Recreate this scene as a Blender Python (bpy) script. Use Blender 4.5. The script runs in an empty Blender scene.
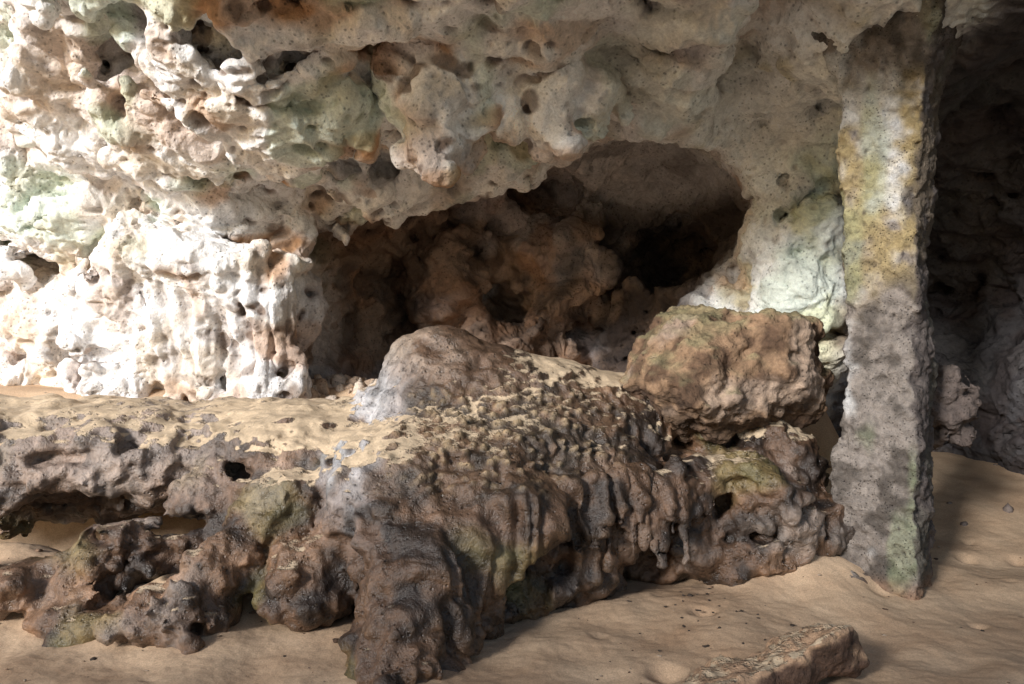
import bpy, math, time, bmesh
import numpy as np
from mathutils import Vector
T0=time.time()
K=0.643/512.0
CZ=1.5
def P(px,py,d): return np.array([(px-512)*K*d, d, CZ+(342-py)*K*d])
rng=np.random.RandomState(7)
G=rng.normal(size=(1024,3)).astype(np.float32); G/=np.linalg.norm(G,axis=1,keepdims=True)
J=rng.uniform(-0.4,0.4,size=(1024,3)).astype(np.float32)
TB=rng.randint(0,1024,size=64**3).astype(np.int16)
def hidx(i,s):
    i=i+np.array([s*17,s*29,s*41])
    i=i.astype(np.int32)
    x=[(i[:,0]+a&63)<<12 for a in (0,1)]; y=[(i[:,1]+a&63)<<6 for a in (0,1)]; z=[(i[:,2]+a&63) for a in (0,1)]
    return x,y,z
def perlin(p,s=0):
    N=len(p); out=np.empty(N,np.float32); C=200000
    for a in range(0,N,C):
        q=p[a:a+C].astype(np.float32); i=np.floor(q); f=q-i
        u=f*f*f*(f*(f*6-15)+10); r=0
        X,Y,Z=hidx(i,s); fx,fy,fz=f[:,0],f[:,1],f[:,2]
        for dx in (0,1):
            wx=u[:,0] if dx else 1-u[:,0]
            for dy in (0,1):
                wxy=wx*(u[:,1] if dy else 1-u[:,1]); XY=X[dx]|Y[dy]
                for dz in (0,1):
                    g=G[TB[XY|Z[dz]]]
                    r=r+wxy*(u[:,2] if dz else 1-u[:,2])*(g[:,0]*(fx-dx)+g[:,1]*(fy-dy)+g[:,2]*(fz-dz))
        out[a:a+C]=r*1.6
    return out
def fbm(p,sc,o=3,s=0,g=.5):
    r=0;a=1.
    for k in range(o):
        r=r+a*perlin(p*(sc*(2.03**k)),s+k*7); a*=g
    return r
def worley(p,s=0):
    N=len(p); out=np.empty(N,np.float32); idv=np.empty(N,np.float32); C=200000
    for a in range(0,N,C):
        q=p[a:a+C].astype(np.float32); b=np.floor(q-0.5); fr=q-b; best=np.full(len(q),9.,np.float32); bi=np.zeros(len(q),np.int32)
        X,Y,Z=hidx(b,s)
        for dx in (0,1):
            for dy in (0,1):
                for dz in (0,1):
                    h=TB[X[dx]|Y[dy]|Z[dz]]; j=J[h]
                    d=(fr[:,0]-dx-.5-j[:,0])**2+(fr[:,1]-dy-.5-j[:,1])**2+(fr[:,2]-dz-.5-j[:,2])**2; m=d<best
                    best=np.where(m,d,best); bi=np.where(m,h,bi)
        out[a:a+C]=np.sqrt(best); idv[a:a+C]=bi/1023.
    return out,idv
def smin(a,b,k):
    h=np.clip(.5+.5*(b-a)/k,0,1); return b*(1-h)+a*h-k*h*(1-h)
def smax(a,b,k): return -smin(-a,-b,k)
def sst(a,b,x):
    t=np.clip((x-a)/(b-a),0,1); return t*t*(3-2*t)
def ell(p,c,r,rz=0):
    q=p-np.array(c,np.float32)
    if rz:
        co,si=math.cos(rz),math.sin(rz)
        q=np.stack([q[...,0]*co+q[...,1]*si,-q[...,0]*si+q[...,1]*co,q[...,2]],-1)
    r=np.array(r,np.float32); a=q/r; k0=np.sqrt((a*a).sum(-1)); a/=r; k1=np.sqrt((a*a).sum(-1))+1e-6
    return k0*(k0-1)/k1
def cap(p,a,b,r1,r2):
    a=np.array(a,np.float32);b=np.array(b,np.float32);d=b-a; t=np.clip(((p-a)@d)/(d@d),0,1)
    return np.sqrt(((p-a-t[...,None]*d)**2).sum(-1))-(r1+(r2-r1)*t)
def grid(lo,hi,h):
    ax=[np.arange(lo[i],hi[i],h) for i in range(3)]
    return np.stack(np.meshgrid(*ax,indexing='ij'),-1).astype(np.float32)
class Fld:
    def __init__(s,lo,hi,h): s.lo=np.array(lo);s.h=h;s.g=grid(lo,hi,h);s.S=None
    def loc(s,c,r,pad):
        c=np.array(c);r=np.array(r); a=np.maximum(((c-r-pad-s.lo)/s.h).astype(int),0); b=((c+r+pad-s.lo)/s.h).astype(int)+2
        return (slice(a[0],max(b[0],0)),slice(a[1],max(b[1],0)),slice(a[2],max(b[2],0)))
    def add(s,c,r,k=.15,rz=0):
        w=s.loc(c,[max(r[0],r[1]),max(r[0],r[1]),r[2]],k+.25); s.S[w]=smin(s.S[w],ell(s.g[w],c,r,rz),k)
    def sub(s,c,r,k=.15,rz=0):
        w=s.loc(c,[max(r[0],r[1]),max(r[0],r[1]),r[2]],k+.25); s.S[w]=smax(s.S[w],-ell(s.g[w],c,r,rz),k)
    def cap(s,a,b,r1,r2,k=.1):
        a=np.array(a);b=np.array(b); w=s.loc((a+b)/2,np.abs(a-b)/2+max(r1,r2),k+.1); s.S[w]=smin(s.S[w],cap(s.g[w],a,b,r1,r2),k)
def nets(S,org,h):
    ins=S<0; n=S.shape
    c=0
    for a in (0,1):
        for b in (0,1):
            for d in (0,1):
                c=c+ins[a:n[0]-1+a,b:n[1]-1+b,d:n[2]-1+d].astype(np.int8)
    act=(c>0)&(c<8); idx=np.full(act.shape,-1,np.int64); I=np.stack(np.nonzero(act),-1); idx[act]=np.arange(len(I))
    acc=np.zeros((len(I),3)); cnt=np.zeros(len(I))
    cs=[(a,b,d) for a in (0,1) for b in (0,1) for d in (0,1)]
    for A in cs:
        for B in cs:
            if sum(B)-sum(A)==1 and all(B[i]>=A[i] for i in range(3)):
                sa=S[I[:,0]+A[0],I[:,1]+A[1],I[:,2]+A[2]]; sb=S[I[:,0]+B[0],I[:,1]+B[1],I[:,2]+B[2]]
                m=(sa<0)!=(sb<0); t=sa[m]/(sa[m]-sb[m])
                acc[m]+=np.array(A)+t[:,None]*(np.array(B)-np.array(A)); cnt[m]+=1
    V=np.array(org)+h*(I+acc/cnt[:,None])
    Q=[]
    for ax in range(3):
        u,v=[(1,2),(2,0),(0,1)][ax]
        sl0=[slice(1,-1)]*3; sl1=[slice(1,-1)]*3
        sl0[ax]=slice(0,-1); sl1[ax]=slice(1,None)
        a=ins[tuple(sl0)]; b=ins[tuple(sl1)]
        E=np.stack(np.nonzero(a!=b),-1)
        fl=a[E[:,0],E[:,1],E[:,2]]
        E[:,u]+=1; E[:,v]+=1
        def cell(du,dv):
            e=E.copy(); e[:,u]+=du; e[:,v]+=dv
            return idx[e[:,0],e[:,1],e[:,2]]
        q=np.stack([cell(-1,-1),cell(0,-1),cell(0,0),cell(-1,0)],-1)
        q[~fl]=q[~fl][:,::-1]
        Q.append(q)
    Q=np.concatenate(Q); Q=Q[(Q>=0).all(1)]
    return V,Q
def mkmesh(name,V,Q):
    me=bpy.data.meshes.new(name); me.vertices.add(len(V)); me.vertices.foreach_set('co',np.asarray(V,np.float32).ravel())
    k=Q.shape[1]
    me.loops.add(len(Q)*k); me.loops.foreach_set('vertex_index',Q.astype(np.int32).ravel())
    me.polygons.add(len(Q)); me.polygons.foreach_set('loop_start',np.arange(0,len(Q)*k,k,dtype=np.int32))
    me.update(calc_edges=True); return me
def subd(me,l):
    o=bpy.data.objects.new('tmp',me); bpy.context.scene.collection.objects.link(o)
    m=o.modifiers.new('s','SUBSURF'); m.levels=l; m.render_levels=l
    dg=bpy.context.evaluated_depsgraph_get(); dg.update()
    r=bpy.data.meshes.new_from_object(o.evaluated_get(dg)); bpy.data.objects.remove(o); bpy.data.meshes.remove(me); return r
def getv(me):
    n=len(me.vertices); v=np.empty(n*3,np.float32); me.vertices.foreach_get('co',v)
    nn=np.empty(n*3,np.float32); me.vertex_normals.foreach_get('vector',nn)
    return v.reshape(-1,3),nn.reshape(-1,3)
def setv(me,v): me.vertices.foreach_set('co',v.astype(np.float32).ravel()); me.update()
def setattrs(me,col,sand):
    a=me.color_attributes.new('Col','FLOAT_COLOR','POINT')
    c=np.ones((len(col),4),np.float32); c[:,:3]=np.clip(col,0.005,.9); a.data.foreach_set('color',c.ravel())
    b=me.attributes.new('sand','FLOAT','POINT'); b.data.foreach_set('value',sand.astype(np.float32))
def finish(name,me,mat):
    me.name=name
    me.polygons.foreach_set('use_smooth',np.ones(len(me.polygons),bool))
    me.materials.clear(); me.materials.append(mat)
    o=bpy.data.objects.new(name,me); bpy.context.scene.collection.objects.link(o); return o
def L3(c): return np.array(c,np.float32)
def mix(a,b,t):
    t=np.asarray(t)[:,None]; return a*(1-t)+b*t
def full(c,v): return np.tile(L3(c),(len(v),1))

# ------------------------------------------------------------ materials
def rockmat(name,grain=(.5,1.3),bump=.6,sc=1.0,sandc=(.56,.43,.29),pits=.5,rough=.85):
    m=bpy.data.materials.new(name); m.use_nodes=True; nt=m.node_tree; N=nt.nodes; Lk=nt.links
    bs=N['Principled BSDF']; bs.inputs['Roughness'].default_value=rough
    bs.inputs['Specular IOR Level'].default_value=.3 if rough>.8 else .6
    geo=N.new('ShaderNodeNewGeometry'); at=N.new('ShaderNodeAttribute'); at.attribute_name='Col'
    sa=N.new('ShaderNodeAttribute'); sa.attribute_name='sand'
    def noise(s,d=4,r=.6,dist=0):
        n=N.new('ShaderNodeTexNoise'); n.inputs['Scale'].default_value=s; n.inputs['Detail'].default_value=d
        n.inputs['Roughness'].default_value=r; n.inputs['Distortion'].default_value=dist
        Lk.new(geo.outputs['Position'],n.inputs['Vector']); return n.outputs['Fac']
    def mr(v,a,b,c,d):
        n=N.new('ShaderNodeMapRange'); n.inputs[1].default_value=a;n.inputs[2].default_value=b;n.inputs[3].default_value=c;n.inputs[4].default_value=d
        Lk.new(v,n.inputs[0]); return n.outputs[0]
    def ma(op,a,b):
        n=N.new('ShaderNodeMath'); n.operation=op
        for i,x in enumerate((a,b)):
            if isinstance(x,(int,float)): n.inputs[i].default_value=x
            else: Lk.new(x,n.inputs[i])
        return n.outputs[0]
    n1=noise(9*sc,6,.7,.4); n2=noise(55*sc,3,.7)
    g=ma('MULTIPLY',mr(n1,.3,.7,grain[0],grain[1]),mr(n2,.3,.7,.85,1.17))
    vo=N.new('ShaderNodeTexVoronoi'); vo.inputs['Scale'].default_value=26*sc; Lk.new(geo.outputs['Position'],vo.inputs['Vector'])
    pm=mr(vo.outputs['Distance'],.08,.3,1-pits,1.0)
    n3=noise(3.1*sc,3,.5); pm2=ma('MAXIMUM',pm,mr(n3,.45,.58,1,0))
    g=ma('MULTIPLY',g,pm2)
    mx=N.new('ShaderNodeVectorMath'); mx.operation='SCALE'; Lk.new(at.outputs['Color'],mx.inputs[0]); Lk.new(g,mx.inputs['Scale'])
    sp=N.new('ShaderNodeSeparateXYZ'); Lk.new(geo.outputs['Normal'],sp.inputs[0])
    k=ma('ADD',sp.outputs['Z'],mr(noise(7,5,.65),.3,.7,-.28,.28))
    k=ma('ADD',k,ma('MULTIPLY',ma('SUBTRACT',sa.outputs['Fac'],.5),1.0))
    k=mr(k,.80,.98,0,1); k=ma('MULTIPLY',k,mr(sa.outputs['Fac'],.02,.12,0,1))
    sc_=N.new('ShaderNodeVectorMath'); sc_.operation='SCALE'; sc_.inputs[0].default_value=sandc; Lk.new(ma('MULTIPLY',mr(n2,.2,.8,.75,1.2),mr(noise(3),.3,.7,.8,1.15)),sc_.inputs['Scale'])
    m2=N.new('ShaderNodeMix'); m2.data_type='VECTOR'; Lk.new(k,m2.inputs[0]); Lk.new(mx.outputs[0],m2.inputs[4]); Lk.new(sc_.outputs[0],m2.inputs[5])
    Lk.new(m2.outputs[1],bs.inputs['Base Color'])
    if rough<.8: Lk.new(ma('ADD',ma('MULTIPLY',k,.4),mr(n1,.3,.7,rough-.15,rough+.25)),bs.inputs['Roughness'])
    hgt=ma('ADD',ma('MULTIPLY',n1,.6),ma('MULTIPLY',n2,.22)); hgt=ma('ADD',hgt,ma('MULTIPLY',pm2,.35))
    hgt=ma('MULTIPLY',hgt,mr(k,0,1,1,.25))
    b=N.new('ShaderNodeBump'); b.inputs['Strength'].default_value=bump; b.inputs['Distance'].default_value=.05
    Lk.new(hgt,b.inputs['Height']); Lk.new(b.outputs[0],bs.inputs['Normal'])
    return m
M_shell=rockmat('limestone_mat',(.80,1.28),.8)
M_mass=rockmat('brown_rock_mat',(.35,1.55),.75,1.2,rough=.32)
M_boul=rockmat('boulder_mat',(.5,1.4),.8,1.2)
M_col=rockmat('column_mat',(.6,1.25),.9,2.0,pits=.6)

# ------------------------------------------------------------ cave shell
h=.05; lo=(-5.6,2.4,-.2); hi=(5.9,10.3,4.1)
F=Fld(lo,hi,h); g=F.g
ctl=[]
def C(px,py,d):
    p=P(px,py,d); ctl.append((p[0],p[2],p[1]))
for px,d in ((0,5.3),(150,4.7),(300,4.4),(450,4.4),(600,4.6),(750,4.6),(900,4.5),(1020,4.5)): C(px,0,d)
for x in (-2,-.5,1,3,5): ctl.append((x,3.55,3.4)); ctl.append((x,3.75,2.8)); ctl.append((x,4.2,2.2))
for z in (3.9,4.3): ctl.append((-3.3,z,4.6)); ctl.append((-4.2,z,5.8))
C(0,100,5.8);C(0,250,6.9);C(0,400,7.4);C(150,200,6.4);C(150,330,7.1);C(300,330,7.3);C(300,200,6.4)
C(150,60,5.1);C(150,130,5.7);C(300,60,4.9);C(300,130,5.5);C(450,60,5.1);C(450,110,5.9);C(450,165,6.4)
C(600,60,5.4);C(600,140,6.4);C(500,300,7.6);C(500,400,7.8);C(400,250,7.0);C(620,250,7.4)
C(720,60,5.7);C(780,120,6.1);C(780,200,6.3);C(780,350,6.4);C(850,60,5.3);C(850,200,6.2);C(850,350,6.4);C(890,30,4.9);C(940,30,5.0)
C(960,100,6.0);C(980,200,7.2);C(980,350,7.6);C(960,480,7.8)
for z in (0,1.2,2.4,3.4): ctl.append((-5.4,z,7.4+.1*z)); ctl.append((5.2,z,5.8-.3*z)); ctl.append((5.8,z,4.0-.3*z))
ctl=np.array(ctl)
D=np.sqrt(((ctl[:,None,:2]-ctl[None,:,:2])**2).sum(-1)+.02)
W=np.linalg.solve(D+np.eye(len(ctl))*(-.02),ctl[:,2])
gx=g[:,0,:,0]; gz=g[:,0,:,2]
Y=np.zeros(gx.shape)
for (x,z,y),w in zip(ctl,W): Y+=w*np.sqrt((gx-x)**2+(gz-z)**2+.02)
dYx,dYz=np.gradient(Y,h); sl=np.sqrt(1+dYx**2+dYz**2)
F.S=((Y[:,None,:]-g[...,1])/sl[:,None,:]).astype(np.float32)
F.sub((-.1,7.7,1.7),(1.75,1.35,1.55)); F.sub((1.2,7.3,2.62),(.88,1.4,.80),.08)
F.sub(P(670,265,8.6),(.65,.95,.5)); F.sub(P(545,190,8.4),(.45,.8,.28)); F.sub(P(340,310,7.4),(.42,.7,.6))
# broad, low swellings on the back wall of the recess
F.add(P(440,280,8.7),(.45,.5,.75),.35,.3); F.add(P(555,290,8.9),(.40,.45,.7),.35); F.add(P(500,350,8.7),(.7,.5,.35),.35)
for px,py,d,r in ((262,195,6.3,(.42,.5,.17)),(385,165,6.1,(.2,.5,.22)),(240,60,5.1,(.3,.5,.2)),(175,90,5.4,(.16,.35,.12)),(110,60,5.3,(.22,.4,.14)),(180,180,6.2,(.22,.35,.13)),
  (50,175,6.4,(.35,.4,.16)),(35,262,6.9,(.3,.45,.13)),(30,355,7.2,(.3,.4,.1)),(380,95,5.4,(.3,.35,.15)),(290,75,5.1,(.2,.4,.16)),(330,160,6.0,(.25,.4,.13)),(120,150,6.0,(.2,.35,.12)),(515,150,6.0,(.12,.3,.14)),(490,175,6.2,(.1,.3,.12))): F.sub(P(px,py,d),r,.06)
F.sub(P(975,300,7.0),(.9,1.2,.8))
for px,py,d,r in ((790,215,6.3,.09),(828,190,6.2,.07),(825,105,5.9,.1),(800,250,6.4,.05),(760,255,6.4,.05),(770,120,6.1,.06)): F.sub(P(px,py,d),(r,.2,r*.8),.04)
F.add(P(205,300,6.85),(1.05,.52,.85),.2)
for px,w,top,bot,d in ((100,.16,310,400,6.7),(135,.17,300,400,6.6),(170,.13,295,400,6.5),(203,.16,285,400,6.45),(233,.12,285,395,6.4),(258,.14,280,395,6.38),(285,.13,270,390,6.38)):
    F.cap(P(px,top,d),P(px+4,bot,d+.12),w*1.3,w*.9,.06)
F.add(P(215,262,6.5),(.9,.42,.2),.2)
F.add(P(905,-5,5.0),(.62,.55,.34),.12)
F.add(P(840,40,5.3),(.4,.4,.3),.2)
S=F.S
band=np.abs(S)<.5
p=g[band]; s=S[band]
def warpf(p): return np.stack([perlin(p*1.1,31),perlin(p*1.1,32),perlin(p*1.1,33)],-1)*.35+np.stack([perlin(p*2.9,34),perlin(p*2.9,35),perlin(p*2.9,36)],-1)*.14
A1=np.array([1.5,1.9,2.5]); A2=np.array([3.4,4.1,4.9])
pw=p+warpf(p)
rough=1-.75*sst(.1,.7,p[:,0])*sst(2.75,3.1,p[:,2])
rough*=1-.4*sst(1.2,1.6,p[:,0])
dr=np.exp(-(((p[:,0]+2.3)/.9)**4+((p[:,2]-1.6)/.6)**4)); rough*=1-.8*dr
lump=np.exp(-(((p[:,0]+.2)/.8)**4+((p[:,2]-2.95)/.35)**4)); pr=rough*(1-.3*lump)
inr=sst(7.,7.6,p[:,1])
s=s-fbm(pw,.9,2,1)*.24*rough*(1-.2*inr)*(1-.5*lump) - fbm(pw,2.6,2,5)*.13*rough
f,i=worley(pw*A1,3); rad=.10+.36*i-.08*inr
s=smax(s,(rad-f)/1.9*pr*1.1-.02,.05)
f,i=worley(pw*A2,9); rad=.0+.42*i-.08*inr
s=smax(s,(rad-f)/4.1*pr-.005,.035)
S[band]=s
# heavy flowstone lumps hanging from the ceiling (added after the erosion noise)
hr=np.random.RandomState(5)
for (px,d,py0,py1,r0) in ((442,5.15,55,170,.19),(465,5.3,90,160,.13),(420,5.35,100,165,.13),(560,5.3,60,140,.19),(580,5.4,70,125,.14),(535,5.45,90,145,.11),(505,5.3,60,125,.15),(480,5.15,50,110,.15),(405,5.2,50,105,.15),(612,5.6,70,115,.12),(650,5.9,85,128,.11),(370,5.5,100,150,.12),(338,5.3,70,125,.13)):
    n_=6
    for q in range(n_):
        t=q/(n_-1); py=py0+(py1-py0)*t; r=r0*(1.15-.5*t**1.5)*hr.uniform(.8,1.2)
        F.add(P(px+hr.uniform(-12,12),py,d+hr.uniform(-.05,.08)),(r,r,r*hr.uniform(.8,1.1)),.035)
for px,py,d,L in ((436,175,5.2,.1),(447,176,5.2,.14),(455,170,5.25,.09),(466,162,5.3,.1),(556,142,5.35,.07),(425,166,5.35,.1),(568,138,5.35,.07),(650,128,5.9,.08)): F.cap(P(px,py-14,d),P(px,py-8,d)-np.array([0,0,L]),.05,.014,.03)
print('sdf',time.time()-T0)
V,Q=nets(S,lo,h); del band,S
me=subd(mkmesh('c',V,Q),2); v,n=getv(me); print('shell verts',len(v),time.time()-T0)
del F,g
vp=v+np.stack([perlin(v*3,41),perlin(v*3,42),perlin(v*3,43)],-1)*.10
rgh=1-.6*sst(.1,.7,v[:,0])*sst(2.75,3.1,v[:,2])
n6=fbm(vp,6,3,11,.6)
rid=1-np.abs(perlin(vp*3.4,17))*2
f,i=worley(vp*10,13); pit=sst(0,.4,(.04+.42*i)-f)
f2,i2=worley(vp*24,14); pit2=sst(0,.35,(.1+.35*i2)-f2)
X,Yy,Z=v[:,0],v[:,1],v[:,2]
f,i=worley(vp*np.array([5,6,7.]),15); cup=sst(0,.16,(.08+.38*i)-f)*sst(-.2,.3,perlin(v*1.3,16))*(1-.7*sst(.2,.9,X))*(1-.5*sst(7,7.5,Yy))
drp=np.exp(-(((X+2.35)/.9)**4+((Z-1.6)/.55)**4))*sst(7.6,7.2,Yy); flute=perlin(v*np.array([9,9,.9]),19)+.4*perlin(v*np.array([20,20,2]),20)
disp=(n6*.036+rid*.036-pit*.028*rgh-pit2*.012*rgh-cup*.05)*(1-.5*drp)+flute*.06*drp
setv(me,v+n*disp[:,None])
vw=v+warpf(v)
f,i=worley(vw*A1,3); big=sst(-.12,.06,(.10+.36*i)-f)
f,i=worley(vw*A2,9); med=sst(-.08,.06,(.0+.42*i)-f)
pale=(.90,.89,.885); cream=L3((.80,.70,.57)); rust=L3((.46,.27,.15)); brown=L3((.16,.105,.075)); green=L3((.47,.62,.47)); grey=L3((.55,.54,.57)); dark=L3((.035,.03,.03)); ochre=L3((.62,.53,.24))
a=fbm(v,.9,3,21); b=fbm(vp,2.2,3,25); c=fbm(v,1.4,2,29)
col=mix(full(pale,v),cream,sst(.0,.5,b)*.6)
col=mix(col,grey,sst(.1,.6,a)*.4)
lfb=1-.5*sst(-2.,-3.2,X)  # weakens rust and brown towards the left: washed-out light put into the colour
col=mix(col,rust,np.clip(sst(.15,.45,perlin(vp*1.7,61)+.25*b)*.65+big*.85*sst(-.5,.1,c),0,1)*lfb)
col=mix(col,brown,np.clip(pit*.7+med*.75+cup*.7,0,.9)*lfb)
col=mix(col,green,sst(.15,.4,c)*.45*sst(2,2.4,Z))
lg=np.exp(-(((X+.42)/.2)**4+((Z-2.85)/.4)**4)); col=mix(col,L3((.38,.36,.35)),lg*.55*sst(-.3,.2,b))
col=mix(col,brown,drp*sst(-.05,.4,-flute)*.5)
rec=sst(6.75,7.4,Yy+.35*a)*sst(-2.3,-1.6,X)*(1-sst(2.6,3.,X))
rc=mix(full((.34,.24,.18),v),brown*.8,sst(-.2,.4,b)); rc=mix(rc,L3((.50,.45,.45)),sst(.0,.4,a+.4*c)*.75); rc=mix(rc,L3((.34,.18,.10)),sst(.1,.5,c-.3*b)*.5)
rc=mix(rc,dark,sst(.4,1.4,X+.5*b+.3*a)*.85); rc=mix(rc,dark,np.clip(big*.5+cup*.5,0,.8))  # recess gloom painted into the colour, deeper to the right and in hollows
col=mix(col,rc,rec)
rw=sst(1.2,1.5,X)*(1-sst(2.5,2.8,X))*(1-sst(3.4,3.7,Z))*(1-sst(6.7,7.,Yy))
rwc=mix(full((.89,.89,.86),v),ochre,sst(.05,.45,b+.35*(2.1-Z))*.65); rwc=mix(rwc,green,sst(.1,.5,a+.2*b)*.4); rwc=mix(rwc,brown,np.clip(pit*.55+med*.35+sst(.2,.5,c-.2*a)*.3,0,.8))
col=mix(col,rwc,rw*.95)
rd=sst(2.5,2.9,X+.1*b); col=mix(col,L3((.035,.03,.033))+.03*sst(.1,.5,b)[:,None],rd*.96)  # wall right of the column painted near black to stand for shade
sc=sst(.1,.7,X)*sst(2.75,3.1,Z)*(1-rd)*(1-.6*rw); col=mix(col,mix(full((.82,.80,.80),v),brown,sst(.05,.5,b)*.45),sc*.6)
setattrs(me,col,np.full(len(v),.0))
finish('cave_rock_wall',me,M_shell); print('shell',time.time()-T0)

# ------------------------------------------------------------ rock formation
h=.03; lo=(-4.8,3.1,-.2)
F=Fld(lo,(2.7,7.3,1.95),h); g=F.g
F.S=ell(g,(-.1,5.35,.45),(1.1,1.0,.84)).astype(np.float32)
A=F.add
A((-3.1,5.7,.70),(2.1,1.0,.40),.2,.05)
A((-3.0,5.25,.68),(1.9,.5,.28),.12,.08)
A((-1.4,5.5,.68),(.9,.9,.42),.2)
A((-.49,5.35,1.08),(.40,.45,.54),.28)
A((-.15,5.4,1.10),(.5,.4,.28),.3)
A((-.05,5.6,1.05),(.6,.5,.27),.25)
A((.45,5.7,.95),(.8,.6,.35),.2)
A((-.48,4.2,.15),(.34,.6,.48),.25); A((-.50,3.85,-.04),(.20,.34,.25),.15); A((-.2,4.6,.38),(.6,.55,.5),.25); A((-.62,4.6,.55),(.45,.5,.45),.2)
A((.35,4.85,.42),(.5,.4,.33),.1); A((.42,4.72,.15),(.22,.25,.22),.06)
A((1.3,5.6,.45),(.85,.55,.42),.12); A((1.0,5.2,.2),(.5,.35,.3),.1); A((1.75,5.4,.6),(.35,.35,.35),.08); A((1.5,5.0,.12),(.3,.22,.2),.08);A((2.0,5.3,.25),(.3,.3,.3),.08)
A((1.25,5.05,.66),(.28,.2,.12),.02); A((1.60,5.0,.56),(.22,.2,.13),.02); A((1.08,4.95,.45),(.2,.18,.13),.02); A((1.75,5.0,.36),(.16,.15,.12),.02); A((1.4,4.95,.38),(.17,.15,.11),.02)
A((-1.35,4.6,.5),(.36,.34,.30),.06); A((-1.75,4.8,.45),(.28,.3,.25),.05); A((-1.12,4.3,.18),(.26,.3,.26),.06); A((-1.5,4.3,.3),(.2,.22,.16),.05)
A((-1.75,4.15,.05),(.36,.26,.17),.05,.2); A((-2.15,4.55,.28),(.5,.22,.16),.05,.35); A((-2.7,4.35,.16),(.5,.25,.18),.05,.3); A((-3.3,4.25,.08),(.4,.3,.18),.06); A((-2.3,4.2,.02),(.3,.2,.15),.05)
F.sub((-3.1,4.78,.40),(1.3,.4,.13),.05)
F.sub((.85,4.7,.12),(.25,.4,.2),.06)
F.sub((.15,4.30,.26),(.42,.2,.18),.06)
S=F.S
band=np.abs(S)<.35; p=g[band]; s=S[band]
pw=p+np.stack([perlin(p*1.8,51),perlin(p*1.8,52),perlin(p*1.8,53)],-1)*.15+np.stack([perlin(p*4,57),perlin(p*4,58),perlin(p*4,59)],-1)*.08
top=sst(.85,1.05,p[:,2]); cen=np.exp(-(((p[:,0]+.05)/1.0)**4)); st=np.exp(-(((p[:,0]-.25)/.5)**4+((p[:,2]-.45)/.3)**4))
s=s-fbm(pw,1.6,2,71)*.10*(1-.7*top)-fbm(pw,4.2,3,75,.55)*.09*(1-.6*top)*(1-.5*cen)*(1-.6*st)
f,i=worley(pw*np.array([2.8,3.6,4.6]),77); s=smax(s,((-.04+.38*i)-f-.6*np.maximum(top,cen))/3.6,.05)
S[band]=s
rr=np.random.RandomState(3)
for q in range(34):
    x=-.2+q*.038+rr.uniform(-.015,.015); y=4.22+.42*abs(x-.1)+rr.uniform(-.02,.06); zt=rr.uniform(.58,.74); L=rr.uniform(.14,.42)
    F.cap((x,y+.12,zt+.05),(x,y,zt-L),.05,.015,.025)
V,Q=nets(S,lo,h); me=subd(mkmesh('r',V,Q),1); v,n=getv(me); print('mass verts',len(v),time.time()-T0)
vp=v+np.stack([perlin(v*4,81),perlin(v*4,82),perlin(v*4,83)],-1)*.06
X,Yy,Z=v[:,0],v[:,1],v[:,2]
tp=sst(.7,.9,n[:,2])
n8=fbm(vp,7,3,85,.6); f,i=worley(vp*12,87); pit=sst(0,.4,(-.05+.45*i)-f)
steep=1-np.abs(n[:,2]); cen=np.exp(-(((X-.05)/.95)**4))
dw=v+np.stack([perlin(v*2.5,55),0*X,0*X],-1)*.06
drip=(1-np.abs(perlin(dw*np.array([9,9,1.1]),89))*2.4)*steep*cen; drip2=perlin(v*np.array([26,26,4]),90)*steep
d=(n8*.030-pit*.014)*(1-.6*tp)*(1-.3*cen)+drip2*.014+drip*.055
f3,i3=worley(v*np.array([15,9,22])+np.stack([perlin(v*5,56)]*3,-1)*.4,91); scz=np.exp(-(((X+.05)/.75)**4+((Z-.98)/.28)**4)); scal=sst(.5,.15,f3)*scz
d+=scal*.03
setv(me,v+n*d[:,None])
a=fbm(v,1.3,3,93); b=fbm(vp,4,3,95)
col=mix(full((.115,.066,.04),v),L3((.036,.024,.018)),sst(-.25,.3,b))
col=mix(col,L3((.32,.26,.22)),sst(.1,.5,a)*.6*(1-.9*cen))
col=mix(col,L3((.32,.18,.10)),sst(.1,.5,perlin(vp*2.3,97))*.5*(1-.6*cen))
col=mix(col,L3((.24,.20,.07)),sst(.3,.6,perlin(vp*1.9,98))*.4)
col=mix(col,L3((.26,.16,.09)),sst(.3,.9,drip)*.22)
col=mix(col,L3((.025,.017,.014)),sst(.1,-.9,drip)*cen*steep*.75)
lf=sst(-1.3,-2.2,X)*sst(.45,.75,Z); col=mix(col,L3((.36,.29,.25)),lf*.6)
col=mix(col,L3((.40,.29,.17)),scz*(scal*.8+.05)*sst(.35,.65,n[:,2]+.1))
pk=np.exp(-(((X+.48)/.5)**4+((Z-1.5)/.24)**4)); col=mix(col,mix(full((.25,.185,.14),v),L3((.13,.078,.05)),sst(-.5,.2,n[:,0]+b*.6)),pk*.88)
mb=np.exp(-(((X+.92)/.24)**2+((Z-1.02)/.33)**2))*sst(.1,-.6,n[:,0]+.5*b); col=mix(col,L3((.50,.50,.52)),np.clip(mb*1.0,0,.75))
col=mix(col,L3((.04,.03,.022)),pit*.5)
sand=np.full(len(v),.34)+.24*perlin(v*1.3,99); sand=np.where(Z>.85,sand+.34,sand); sand-=.9*np.exp(-(((X+.5)/.45)**2+((Z-1.5)/.28)**2))
sand-=.24*np.exp(-(((X-.1)/.8)**4+((Z-.95)/.25)**4)); sand-=.2*cen*sst(.8,.6,Z)
sand+=.35*np.exp(-(((X+1.35)/.4)**2+((Z-.78)/.2)**2))
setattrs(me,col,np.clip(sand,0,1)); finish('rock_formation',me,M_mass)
del F,g

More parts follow.
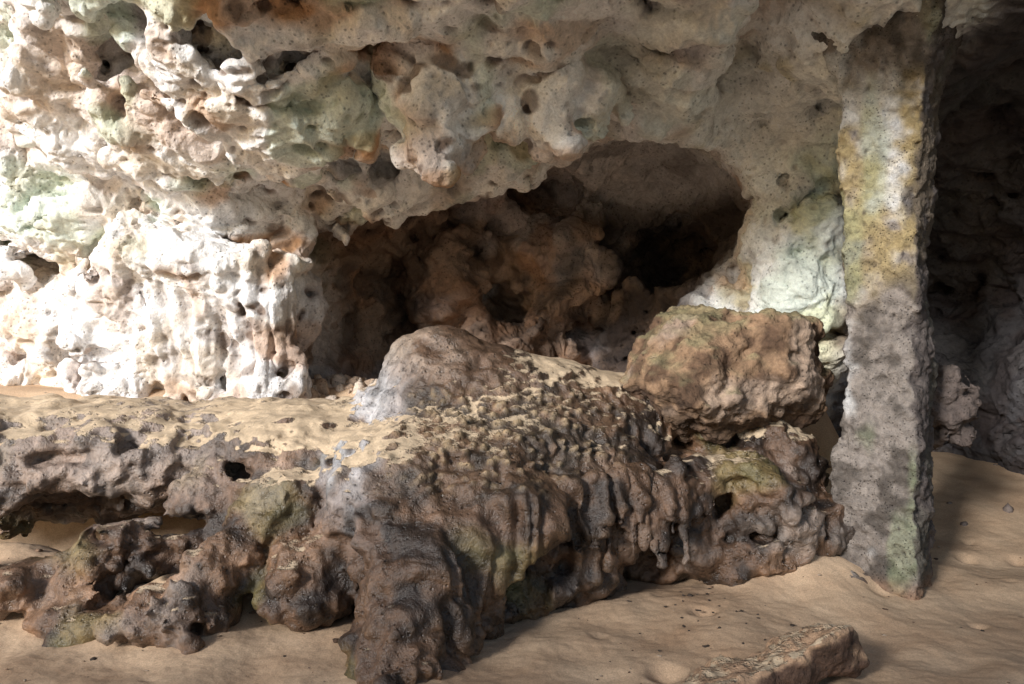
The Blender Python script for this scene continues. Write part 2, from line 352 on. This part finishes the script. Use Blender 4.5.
# ------------------------------------------------------------ boulder
h=.025; lo=(.4,4.5,.7); g=grid(lo,(2.4,6.3,2.1),h); bc=np.array((1.43,5.38,1.32))
S=ell(g,bc,(.75,.55,.46),.1)
for nn,dd in (((-.1,-.95,.25),.42),((.05,-.1,1),.36),((.8,-.4,.1),.58),((-.8,-.3,.62),.50),((.3,-.7,-.6),.42),((-.5,-.4,-.7),.46),((-.35,-.8,.5),.45),((.45,-.8,.3),.48)):
    nn=np.array(nn)/np.linalg.norm(nn); S=smax(S,(g-bc)@nn-dd,.05)
p=g.reshape(-1,3); s=S.reshape(-1)-fbm(p,2.2,2,111)*.10-fbm(p,6,3,113,.6)*.045
V,Q=nets(s.reshape(S.shape),lo,h); me=subd(mkmesh('b',V,Q),1); v,n=getv(me)
f,i=worley(v*13,115); pit=sst(0,.4,(.1+.4*i)-f); setv(me,v+n*(fbm(v,12,3,116,.6)*.022-pit*.014)[:,None])
a=fbm(v,2.2,3,117); b=fbm(v,5,3,118)
col=mix(full((.26,.165,.10),v),L3((.11,.065,.04)),sst(-.2,.4,b)); col=mix(col,L3((.42,.32,.25)),sst(.0,.4,a)*.6)
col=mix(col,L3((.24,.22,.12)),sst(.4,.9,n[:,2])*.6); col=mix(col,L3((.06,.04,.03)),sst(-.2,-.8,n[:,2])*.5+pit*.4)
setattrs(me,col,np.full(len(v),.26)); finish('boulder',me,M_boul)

# ------------------------------------------------------------ column
h=.025; lo=(1.7,4.4,-.3); g=grid(lo,(3.3,5.8,3.9),h)
th=math.radians(-38); ux=np.array((math.cos(th),math.sin(th))); uy=np.array((-math.sin(th),math.cos(th)))
q=g[...,:2]-np.array((2.385,5.06)); z=g[...,2]
lean=(z-1.5)*.012; a_=q@ux-lean; b_=q@uy
wd=.012*np.sin(z*2.1+1)-.012*sst(1.2,-.1,z)+.14*sst(2.8,3.5,z)**2
ax_=np.abs(a_)-(.23+wd); bx=np.abs(b_)-(.22+wd)
S=np.sqrt(np.maximum(ax_+.02,0)**2+np.maximum(bx+.02,0)**2)+np.minimum(np.maximum(ax_,bx)+.02,0)-.02
S=smin(S,ell(g,(2.86,5.38,1.10),(.16,.2,.24)),.08); S=smin(S,ell(g,(2.98,5.42,.98),(.12,.15,.12)),.03)
S=smin(S,ell(g,(2.05,4.95,.02),(.16,.14,.08)),.04)
for c_,r_ in (((2.44,4.73,1.60),(.07,.10,.09)),((2.46,4.75,1.25),(.05,.08,.05)),((2.42,4.74,2.35),(.04,.07,.16)),((2.12,4.95,2.0),(.04,.06,.14)),((2.45,4.76,.5),(.05,.07,.12)),((2.10,4.97,.9),(.03,.06,.1)),((2.12,4.92,2.9),(.05,.07,.12))): S=smax(S,-ell(g,c_,r_),.03)
p=g.reshape(-1,3); s=S.reshape(-1); m=np.abs(s)<.2; pm_=p[m]; s[m]-=fbm(pm_*np.array([1,1,.7]),2.6,2,121)*.045+fbm(pm_,8,3,123,.65)*.024*(1+3*sst(2.7,2.8,pm_[:,0])*sst(1.7,1.5,pm_[:,2]))
V,Q=nets(s.reshape(S.shape),lo,h); me=subd(mkmesh('p',V,Q),1); v,n=getv(me)
f,i=worley(v*18,125); pit=sst(0,.4,(.1+.4*i)-f); setv(me,v+n*(fbm(v,18,3,126,.6)*.014-pit*.014)[:,None])
a=fbm(v,2.2,3,127); b=fbm(v,6,3,128); Z=v[:,2]
col=mix(full((.29,.25,.22),v),L3((.13,.11,.095)),sst(-.15,.35,b))
col=mix(col,L3((.50,.38,.18)),sst(1.7,2.2,Z+.4*a)*(1-sst(3.0,3.2,Z))*sst(-.4,.2,b+.2)*.7)
col=mix(col,L3((.82,.82,.82)),sst(-.1,.4,a+.7*sst(2.0,3,Z)-.4)*.75*sst(2.46,2.25,v[:,0]+.15*b))
col=mix(col,L3((.32,.38,.22)),sst(.1,.45,fbm(v*np.array([1,1,.4]),3,2,129))*.4)
col=mix(col,L3((.10,.08,.075)),sst(.3,.75,n[:,:2]@ux)*.8); col=mix(col,L3((.36,.20,.11)),sst(.1,-.05,Z)*.7)  # right-hand face darkened in the colour as its shaded side; rusty foot
crk=sst(.05,.0,np.abs(perlin(v*np.array([2.6,2.6,1.7])+.3*b[:,None],130)))
col=mix(col,L3((.07,.055,.05)),crk*.35)
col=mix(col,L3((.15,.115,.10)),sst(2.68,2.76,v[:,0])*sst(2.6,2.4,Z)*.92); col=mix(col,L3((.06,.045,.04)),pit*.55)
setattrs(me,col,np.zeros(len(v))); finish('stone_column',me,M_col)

# ------------------------------------------------------------ foreground slab
h=.02; lo=(.2,2.6,-.25); g=grid(lo,(2.2,4.4,.5),h)
th=math.radians(28); ux=np.array((math.cos(th),math.sin(th))); uy=np.array((-math.sin(th),math.cos(th)))
q=g[...,:2]-np.array((1.06,3.46)); a_=np.abs(q@ux)-.52; b_=np.abs(q@uy)-.17; c_=np.abs(g[...,2]-.03-.10*(q@ux)+.35*(q@uy))-.10
S=smax(smax(a_,b_,.05),c_,.04); p=g.reshape(-1,3); s=S.reshape(-1)-fbm(p,3,3,131)*.05-fbm(p,9,2,132)*.02
V,Q=nets(s.reshape(S.shape),lo,h); me=subd(mkmesh('s',V,Q),1); v,n=getv(me)
f,i=worley(v*20,133); pit=sst(0,.4,(.1+.4*i)-f); setv(me,v+n*(fbm(v,14,3,134)*.012-pit*.008)[:,None])
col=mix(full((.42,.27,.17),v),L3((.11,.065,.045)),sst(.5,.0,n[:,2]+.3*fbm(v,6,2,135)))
setattrs(me,col,np.full(len(v),.45)); finish('flat_rock',me,M_boul)

# ------------------------------------------------------------ ground
def gh(x,y):
    z=.30*np.exp(-(((x+3.1)/1.0)**2+((y-4.75)/.4)**2))
    z=z+.45*sst(5.2,8.2,y)*sst(2.6,3.4,x)+1.12*sst(5.7,6.8,y)*(1-sst(2.5,3.1,x))
    z=z+.28*np.exp(-(((x-1.8)/.4)**2+((y-5.2)/.4)**2))
    z=z+.14*np.exp(-(((x+1.9)/.5)**2+((y-4.45)/.3)**2))
    return z
t=np.linspace(-1,1,900)
def wrp(t,c): return c+4.6*t+ 600*np.sign(t)*np.maximum(np.abs(t)-.86,0)**2.2/.86
gx,gy=np.meshgrid(wrp(t,0),wrp(t,4.5),indexing='ij')
x=gx.ravel();y=gy.ravel(); pp=np.stack([x,y,0*x],-1).astype(np.float32)
near=np.exp(-(x**2+(y-4)**2)/60)
z=gh(x,y)+(fbm(pp,.8,2,141)*.06+fbm(pp,1.9,2,143,.45)*.04)*near+fbm(pp,7,3,145,.6)*.006*near-.02
f,i=worley(pp*2.6+np.array([0,0,.5]),147); z-=sst(0,.3,(.36*i)-f)*.05*near
n_=len(t); ii,jj=np.meshgrid(np.arange(n_-1),np.arange(n_-1),indexing='ij'); b0=(ii*n_+jj).ravel()
Q=np.stack([b0,b0+n_,b0+n_+1,b0+1],-1)
me=mkmesh('g',np.stack([x,y,z],-1),Q)
m=bpy.data.materials.new('sand_mat'); m.use_nodes=True; nt=m.node_tree; N=nt.nodes; Lk=nt.links; bs=N['Principled BSDF']; bs.inputs['Roughness'].default_value=.95; bs.inputs['Specular IOR Level'].default_value=.15
geo=N.new('ShaderNodeNewGeometry')
def nz(s,d,r=.6):
    q=N.new('ShaderNodeTexNoise'); q.inputs['Scale'].default_value=s; q.inputs['Detail'].default_value=d; q.inputs['Roughness'].default_value=r; Lk.new(geo.outputs['Position'],q.inputs['Vector']); return q.outputs['Fac']
cr=N.new('ShaderNodeValToRGB'); Lk.new(nz(1.6,6),cr.inputs[0]); e=cr.color_ramp.elements
e[0].position=.3; e[0].color=(.45,.295,.185,1); e[1].position=.7; e[1].color=(.67,.49,.33,1)
cr2=N.new('ShaderNodeValToRGB'); Lk.new(nz(120,3,.8),cr2.inputs[0]); e=cr2.color_ramp.elements; e[0].position=.3; e[0].color=(.66,.66,.66,1); e[1].position=.65; e[1].color=(1.1,1.1,1.1,1)
mm=N.new('ShaderNodeVectorMath'); mm.operation='MULTIPLY'; Lk.new(cr.outputs[0],mm.inputs[0]); Lk.new(cr2.outputs[0],mm.inputs[1]); Lk.new(mm.outputs[0],bs.inputs['Base Color'])
b1=N.new('ShaderNodeBump'); b1.inputs['Strength'].default_value=.5; b1.inputs['Distance'].default_value=.012; Lk.new(nz(22,8,.75),b1.inputs['Height']); Lk.new(b1.outputs[0],bs.inputs['Normal'])
finish('sand_ground',me,m)

# ------------------------------------------------------------ debris
bm=bmesh.new(); bmesh.ops.create_icosphere(bm,subdivisions=2,radius=1); bm.verts.ensure_lookup_table()
iv=np.array([q.co[:] for q in bm.verts]); iq=np.array([[q.index for q in f_.verts] for f_ in bm.faces]); bm.free()
def ghz(x,y):
    pp=np.array([[x,y,0]],np.float32)
    return float(gh(np.array([x]),np.array([y]))[0]+fbm(pp,.8,2,141)[0]*.06+fbm(pp,1.9,2,143,.45)[0]*.04-.02)
VV=[];QQ=[];o=0; CC=[]
r=np.random.RandomState(11)
def stone(x,y,s,c,z=None,fl=.6):
    global o
    q=iv*(1+.55*perlin((iv*1.5+r.uniform(0,50,3)).astype(np.float32),5)+.2*perlin((iv*4+r.uniform(0,50,3)).astype(np.float32),5))[:,None]*np.array([1,r.uniform(.4,1),r.uniform(.4,.8)*fl/.6])*s
    t=r.uniform(0,6.28); q=np.stack([q[:,0]*math.cos(t)-q[:,1]*math.sin(t),q[:,0]*math.sin(t)+q[:,1]*math.cos(t),q[:,2]],-1)
    zz=ghz(x,y) if z is None else z
    VV.append(q+np.array([x,y,zz+s*.1])); QQ.append(iq+o); o+=len(iv); CC.append(np.tile(c,(len(iv),1)))
cols=[(.10,.06,.04),(.22,.14,.09),(.06,.045,.035),(.35,.27,.2)]
for q in range(340):
    y=r.uniform(3.4,7); x=r.uniform(-.75,.75)*y; s=.005+.014*r.rand()**4
    stone(x,y,s,cols[r.randint(4)],fl=.4)
for q in range(34): stone(r.normal(1.15,.25),r.normal(4.3,.35),.008+.014*r.rand()**3,cols[2],fl=.4)
for q in range(200): stone(r.uniform(-2.2,-.9),r.uniform(6.1,7.4),.02+.07*r.rand()**2,(.5,.37,.27) if r.rand()<.5 else (.68,.57,.47),fl=1)
for q in range(16): stone(r.uniform(2.9,4.6),r.uniform(6,7.6),.02+.04*r.rand()**2,(.2,.16,.14),fl=.8)
me=mkmesh('d',np.concatenate(VV),np.concatenate(QQ)); cc=np.concatenate(CC); setattrs(me,cc,np.zeros(len(cc))); finish('rock_debris',me,M_boul)

# ------------------------------------------------------------ light
el,sx,sy=math.radians(20),-.6,-.8
s=Vector((sx*math.cos(el),sy*math.cos(el),math.sin(el))).normalized()
# unseen sun blocker, added behind the camera to shade the lower and right cave
h=.3; lo=(-14,-15,-1); g=grid(lo,(3,-2,12),h)
U=np.array((.8,-.6)); Dd=np.array((-.6,-.8)); q=g[...,:2]-np.array((0,5.5))-14*Dd; u=q@U; w_=q@Dd
def box(a0,a1,top): return np.maximum(np.maximum(np.abs(u-(a0+a1)/2)-(a1-a0)/2,np.abs(w_)-1.2),g[...,2]-top)
S=smin(box(-.1,4.4,4.6),box(3.4,9,10.),.3)
p=g.reshape(-1,3); s_=S.reshape(-1)-fbm(p,.45,3,151)*.35
V,Q=nets(s_.reshape(S.shape),lo,h); me=subd(mkmesh('k',V,Q),1); v,n=getv(me); setv(me,v+n*(fbm(v,1.5,3,155)*.15)[:,None])
setattrs(me,mix(full((.55,.52,.48),v),L3((.3,.25,.2)),sst(-.2,.4,fbm(v,.7,3,157))),np.zeros(len(v))); finish('sun_blocker_rock',me,M_boul)
ld=bpy.data.lights.new('sun','SUN'); ld.energy=5; ld.angle=math.radians(12); ld.color=(1,.985,.965)
lo_=bpy.data.objects.new('sun',ld); lo_.rotation_euler=s.to_track_quat('Z','Y').to_euler(); bpy.context.scene.collection.objects.link(lo_)
w=bpy.data.worlds.new('World'); bpy.context.scene.world=w; w.use_nodes=True; N=w.node_tree.nodes
sk=N.new('ShaderNodeTexSky'); sk.sky_type='NISHITA'; sk.sun_disc=False; sk.sun_elevation=el; sk.sun_rotation=math.atan2(s.x,s.y)
w.node_tree.links.new(sk.outputs[0],N['Background'].inputs[0]); N['Background'].inputs[1].default_value=.15
cd=bpy.data.cameras.new('camera'); cd.sensor_width=36; cd.lens=18/.643; cd.clip_end=3000
co=bpy.data.objects.new('camera',cd); co.location=(0,0,CZ); co.rotation_euler=(math.radians(90),0,0); bpy.context.scene.collection.objects.link(co)
bpy.context.scene.camera=co
sn=bpy.context.scene; sn.view_settings.view_transform='Standard'; sn.view_settings.look='None'
print('done',time.time()-T0)
